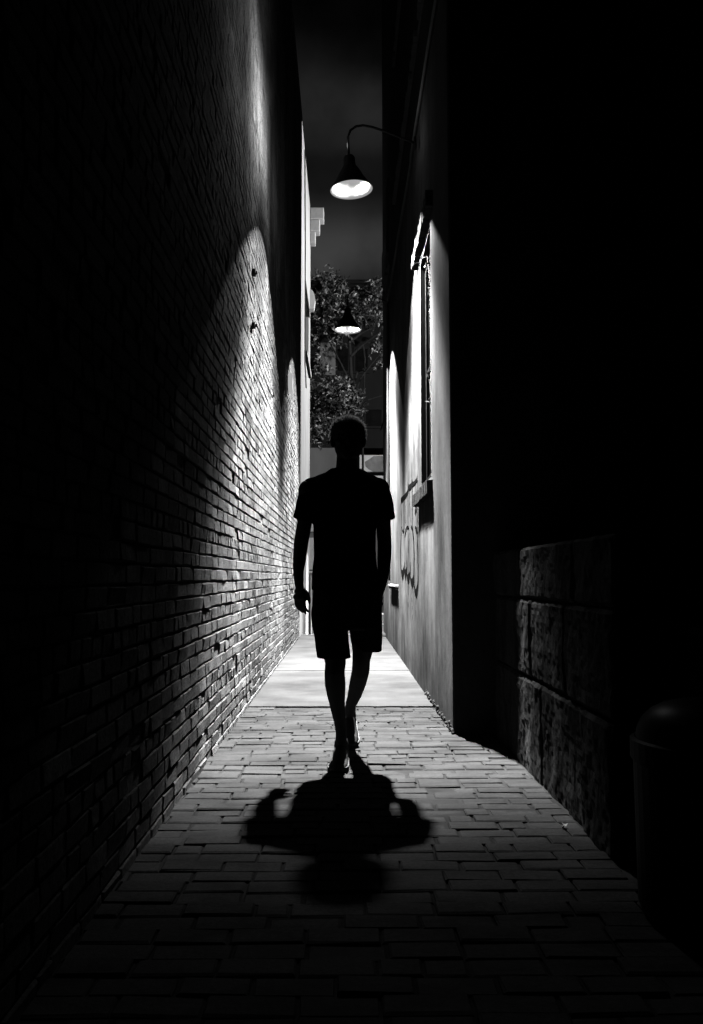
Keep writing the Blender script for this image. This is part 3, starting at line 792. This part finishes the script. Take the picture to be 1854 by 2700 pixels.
# head: skull, jaw, face, ears, neck
b.ball((hx, Y0+.005, hz+.022), (.080, .100, .098), 24, 16)
b.ball((hx+.002, Y0-.015, hz-.045), (.079, .080, .082), 20, 12)
b.ball((hx, Y0-.065, hz-.098), (.033, .034, .030), 14, 8)
b.ball((hx, Y0-.075, hz+.035), (.055, .03, .022), 14, 8)
b.limb([(hx, Y0-.098, hz+.012), (hx, Y0-.112, hz-.02), (hx, Y0-.108, hz-.034)], [.009, .012, .014])
b.ball((hx, Y0-.09, hz-.068), (.026, .014, .008), 12, 8); b.ball((hx, Y0-.088, hz-.08), (.024, .013, .008), 12, 8)
for s in (-1, 1):
    b.ball((hx+s*.032, Y0-.078, hz+.006), (.016, .014, .011), 10, 8)
    b.ball((hx+s*.045, Y0-.06, hz-.025), (.025, .03, .022), 10, 8)
    b.ball((hx+s*.090, Y0+.012, hz-.012), (.011, .024, .032), 12, 8)
    b.ball((hx+s*.086, Y0+.002, hz-.038), (.008, .012, .012), 10, 6)
b.limb([(hx-.002, Y0+.012, hz-.05), (hx-.008, Y0+.02, P(912, 1240).z), (hx-.01, Y0+.02, P(912, 1275).z)], [.059, .062, .075])
# trunk
def ring(v, ul, ur, ry, dy=0.0, sh=0.0):
    a, c = P(ul, v, dy), P(ur, v, dy); return ((a.x+c.x)/2, Y0+dy, a.z, (c.x-a.x)/2-sh, ry)
b.rings([ring(1560, 832, 1000, .105), ring(1500, 840, 986, .10), ring(1440, 842, 980, .10), ring(1360, 838, 988, .11), ring(1300, 830, 996, .11), ring(1272, 850, 975, .085), ring(1250, 880, 944, .06)], 36)
# hips and legs
pel = P(912, 1600)
b.rings([ring(1660, 838, 1000, .105), ring(1600, 834, 1000, .11), ring(1540, 836, 996, .105)], 36)
def Q(u, v, Y): return at(u, v, Y)
front = [Q(870, 1610, 4.62), Q(876, 1700, 4.54), Q(885, 1745, 4.51), Q(882.5, 1774, 4.50), Q(884, 1803, 4.52), Q(886.5, 1830, 4.54), Q(890, 1862, 4.56), Q(895, 1895, 4.575), Q(900, 1930, 4.58), Q(900, 1950, 4.58)]
b.limb(front, [.085, .066, .0565, .0545, .0565, .050, .041, .034, .030, .030])
b.ball(front[2]+Vector((0, -.02, -.01)), (.04, .04, .05))
rear = [Q(955, 1610, 4.62), Q(960, 1690, 4.64), Q(953, 1740, 4.66), Q(951, 1770, 4.70), Q(944, 1800, 4.78), Q(935, 1832, 4.88), Q(926, 1856, 4.98), Q(922, 1880, 5.09)]
b.limb(rear, [.085, .064, .050, .050, .048, .040, .033, .030])
def foot(pts, rad): b.limb([Vector(p_) for p_ in pts], rad)
fa = front[-1]
foot([(fa.x, 4.62, .065), (fa.x-.008, 4.55, .06), (fa.x-.012, 4.47, .045), (fa.x-.016, 4.41, .035)], [.034, .038, .034, .028])
ra = rear[-1]
foot([(ra.x, 5.16, .17), (ra.x, 5.10, .13), (ra.x+.002, 5.04, .075), (ra.x+.004, 5.0, .04)], [.032, .035, .034, .027])
# arms
armL = [P(815, 1292), P(806, 1340, .02), P(803, 1380, .03), P(795, 1426, .045), P(790, 1472, .04), P(787, 1505, .025), P(789, 1542, .005)]
b.limb(armL, [.060, .048, .042, .042, .038, .031, .0255])
armR = [P(1000, 1292), P(1008, 1340, .02), P(1011, 1380, .04), P(1014, 1430, .06), P(1014, 1462, .06), P(1012, 1500, .02), P(1006, 1538, -.02), P(1000, 1560, -.035)]
b.limb(armR, [.060, .048, .042, .040, .040, .036, .030, .027])
# relaxed hand: palm, four fingers of different lengths, thumb from the side of the palm
def hand(W, ang, curl, mirror=1):
    rot = Matrix.Rotation(ang, 3, 'Z')
    def H(x, y, z): return W+rot @ Vector((x*mirror, y, z))
    for (x, y, z, r_) in ((0, 0, -.01, .024), (.0, -.018, -.03, .020), (0, .016, -.03, .019), (.002, -.026, -.065, .0175), (.003, -.006, -.068, .0175), (.003, .014, -.065, .017), (.002, .030, -.060, .0155)):
        b.ball(H(x, y, z), r_, 12, 8)
    b.limb([H(0, 0, .0), H(0, -.005, -.03), H(.002, 0, -.065)], [.024, .023, .022])
    for (y, ln, r_) in ((-.030, .070, .0092), (-.009, .080, .0096), (.012, .074, .0092), (.031, .058, .0082)):
        p = H(.003, y, -.078); pts = [p]; a = .18
        for k, fr_ in enumerate((.45, .31, .24)):
            d = Vector((math.sin(a), -.02+y*.6, -math.cos(a))); p = p+rot @ Vector((d.x*mirror, d.y, d.z))*ln*fr_*1.1; pts.append(p); a += curl
        b.limb(pts, [r_*1.12, r_*1.02, r_*.93, r_*.8], 10)
    b.limb([H(.006, -.020, -.020), H(.016, -.043, -.042), H(.020, -.054, -.070), H(.020, -.055, -.093)], [.0155, .0125, .0105, .0085], 10)
hand(armL[-1]+Vector((.002, 0, -.006)), R(52), .42)
hand(armR[-1]+Vector((-.004, 0, -.006)), R(-30), .30, -1)
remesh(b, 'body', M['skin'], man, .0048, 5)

# t-shirt
t = G()
t.rings([ring(1556, 822, 1004, .128), ring(1530, 822, 1000, .130), ring(1496, 824, 996, .126), ring(1472, 827, 994, .124), ring(1430, 828, 992, .126), ring(1378, 828, 993, .134), ring(1330, 822, 1000, .138),
         ring(1300, 815, 1008, .132), ring(1280, 812, 1010, .118), ring(1266, 826, 996, .100), ring(1255, 842, 976, .088), ring(1244, 860, 957, .080), ring(1235, 873, 946, .072)], 44)
t.ball(P(826, 1288), .064); t.tube([P(830, 1280), P(818, 1305, .005), P(808, 1335, .015), P(798.5, 1372, .025)], [.060, .0625, .0615, .0600], 28)
t.ball(P(996, 1288), .064); t.tube([P(994, 1280), P(1001, 1305, .005), P(1009, 1335, .015), P(1016.5, 1372, .03)], [.060, .0625, .0615, .0600], 28)
t.limb([P(840, 1281), P(880, 1262)], [.058, .052]); t.limb([P(980, 1279), P(945, 1260)], [.058, .052])
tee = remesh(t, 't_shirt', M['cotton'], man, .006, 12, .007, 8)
# shorts
s_ = G()
s_.rings([ring(1655, 824, 1008, .130), ring(1620, 822, 1009, .134), ring(1560, 826, 1007, .130), ring(1510, 832, 994, .118)], 44)
def tubeleg(rs):
    s_.rings(rs, 36, 2.2)
def lr(v, ul, ur, Y, ry):
    a, c = at(ul, v, Y), at(ur, v, Y); return ((a.x+c.x)/2, Y, a.z, (c.x-a.x)/2, ry)
tubeleg([lr(1735, 835, 925, 4.53, .098), lr(1713, 832, 923, 4.545, .100), lr(1690, 829, 920, 4.56, .105), lr(1660, 825, 918, 4.585, .115), lr(1620, 823, 925, 4.61, .12)])
tubeleg([lr(1718, 930, 1007, 4.68, .092), lr(1700, 928, 1007, 4.67, .098), lr(1680, 924, 1008, 4.655, .105), lr(1655, 921, 1009, 4.64, .115), lr(1620, 915, 1009, 4.62, .12)])
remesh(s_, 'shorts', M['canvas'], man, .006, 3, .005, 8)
# shoes
def shoe(heel, toe, lift, nm):
    heel, toe = Vector(heel), Vector(toe); d = toe-heel; s = Vector((d.y, -d.x, 0)).normalized()
    g_ = G()
    prof = [(0, .030, .075, .0), (.12, .040, .085, 0), (.28, .041, .085, 0), (.45, .043, .066, 0), (.62, .050, .052, 0), (.80, .052, .045, 0), (.93, .044, .038, 0), (1.0, .024, .026, 0)]
    for (t0, w0, h0, _), (t1, w1, h1, _) in zip(prof, prof[1:]):
        for k in range(3):
            t = t0+(t1-t0)*k/3; w = w0+(w1-w0)*k/3; h = h0+(h1-h0)*k/3
            c = heel+d*t; g_.ball((c.x, c.y, c.z+h*.5), (w, .03, h*.55), 14, 10)
    c = heel+d*.2; g_.limb([c+Vector((0, 0, .06)), c+Vector((0, 0, .105))], [.040, .038])
    o = remesh(g_, 'shoe', M['rubber'], man, .005, 4)
    sg_ = G()
    out = []
    for (t, w, h, _) in prof: out.append(heel+d*t+s*(w+.004))
    for (t, w, h, _) in reversed(prof): out.append(heel+d*t-s*(w+.004))
    lo_ = [p_+Vector((0, 0, .001)) for p_ in out]; hi_ = [p_+Vector((0, 0, .020)) for p_ in out]
    sg_.poly(lo_); sg_.poly(hi_)
    for k in range(len(out)): k2 = (k+1) % len(out); sg_.poly([lo_[k], lo_[k2], hi_[k2], hi_[k]])
    sg_.build('sole', M['rubber'], o)
    lc = G()
    for k in range(5):
        c = heel+d*(.36+.08*k); h = .078-.007*k
        lc.tube([c+s*.026+Vector((0, 0, h-.012)), c+Vector((0, 0, h+.002)), c-s*.026+Vector((0, 0, h-.012))], .0032, 6)
    lc.build('laces', M['lace'], o)
shoe((fa.x+.006, 4.665, .002), (fa.x-.022, 4.375, .002), 0, 'front')
shoe((ra.x, 5.20, .115), (ra.x+.004, 4.975, .006), .1, 'rear')
# hair: short tousled strands over the crown and back of the head
h = G()
hcx, hcy, hcz = hx, Y0+.008, hz+.024
h.ball((hcx, hcy+.012, hcz+.002), (.094, .106, .098), 28, 16)
keep = []
for k in range(12000):
    th = math.acos(random.uniform(-.25, 1)); ph = random.uniform(0, 2*math.pi)
    n = Vector((math.sin(th)*math.cos(ph), math.sin(th)*math.sin(ph), math.cos(th)))
    if n.y < -.2 and n.z < .55: continue
    if n.z < -.1 and n.y < .0: continue
    p = Vector((hcx+n.x*.093, hcy+.012+n.y*.105, hcz+.002+n.z*.097))
    d = (n*.55+Vector((random.gauss(0, .45), random.gauss(-.25, .4), random.gauss(.1, .35)))).normalized()
    ln = random.uniform(.010, .027)*(1 if n.z > .35 else .6); s2 = d.cross(rv()).normalized()*.0014
    m_ = p+d*ln*.6+Vector((0, 0, -.001)); e = p+d*ln+Vector((random.gauss(0, .004), random.gauss(0, .004), -.004))
    h.poly([p-s2, p+s2, m_+s2*.8, m_-s2*.8]); h.poly([m_-s2*.8, m_+s2*.8, e])
ho = h.build('hair', M['hair'], man)

# ------------------------------------------------------------------ night sky
w = bpy.data.worlds.new('World'); S.world = w; w.use_nodes = True
nt = w.node_tree; bg = nt.nodes['Background']
sky = N(nt, 'ShaderNodeTexSky'); sky.sky_type = 'NISHITA'; sky.sun_disc = False; sky.sun_elevation = R(-8); sky.sun_rotation = R(20)
bw = N(nt, 'ShaderNodeRGBToBW'); L(nt, sky.outputs[0], bw.inputs[0])
tc = N(nt, 'ShaderNodeTexCoord'); sp = N(nt, 'ShaderNodeSeparateXYZ'); L(nt, tc.outputs['Generated'], sp.inputs[0])
cr = N(nt, 'ShaderNodeValToRGB'); L(nt, sp.outputs[2], cr.inputs[0]); el = cr.color_ramp.elements
st = [(0.0, .030), (.30, .028), (.35, .027), (.385, .022), (.41, .010), (.43, .0045), (.46, .0045), (.475, .009), (.495, .013), (.52, .010), (.545, .004), (.57, .0015), (.64, .0004), (1.0, .0002)]
el[0].position, el[1].position = 0, 1
for p_, v in st[1:-1]: el.new(p_)
for e, (p_, v) in zip(el, st): e.color = (v, v, v, 1)
nz = N(nt, 'ShaderNodeTexNoise'); nz.inputs['Scale'].default_value = 7; nz.inputs['Detail'].default_value = 5; L(nt, tc.outputs['Generated'], nz.inputs['Vector'])
cloud = ramp(nt, nz.outputs['Fac'], .34, .66, .35, 1.85)
fwd = ramp(nt, sp.outputs[1], .74, .80, 0.0, 1.0)
side = N(nt, 'ShaderNodeMath', operation='ABSOLUTE'); L(nt, sp.outputs[0], side.inputs[0])
fwd = mul(nt, fwd, ramp(nt, side.outputs[0], .12, .35, 1.0, 0.0))
glow = mul(nt, mul(nt, cr.outputs[0], cloud), fwd)
tot = mul(nt, glow, mul(nt, bw.outputs[0], .0002), 'ADD')
cc = N(nt, 'ShaderNodeCombineColor')
for i in range(3): L(nt, tot, cc.inputs[i])
L(nt, cc.outputs[0], bg.inputs['Color']); bg.inputs['Strength'].default_value = 1.0

for k_ in ('reflector', 'bulb', 'diffuser'): M[k_].cycles.emission_sampling = 'NONE'
# ------------------------------------------------------------------ render settings
S.view_settings.view_transform = 'Standard'; S.view_settings.look = 'None'; S.view_settings.exposure = 0; S.view_settings.gamma = 1
S.render.engine = 'CYCLES'
S.cycles.max_bounces = 5; S.cycles.diffuse_bounces = 1; S.cycles.glossy_bounces = 3
S.cycles.sample_clamp_indirect = 0.025
S.cycles.use_denoising = True; S.cycles.use_light_tree = False
S.cycles.caustics_reflective = False; S.cycles.caustics_refractive = False
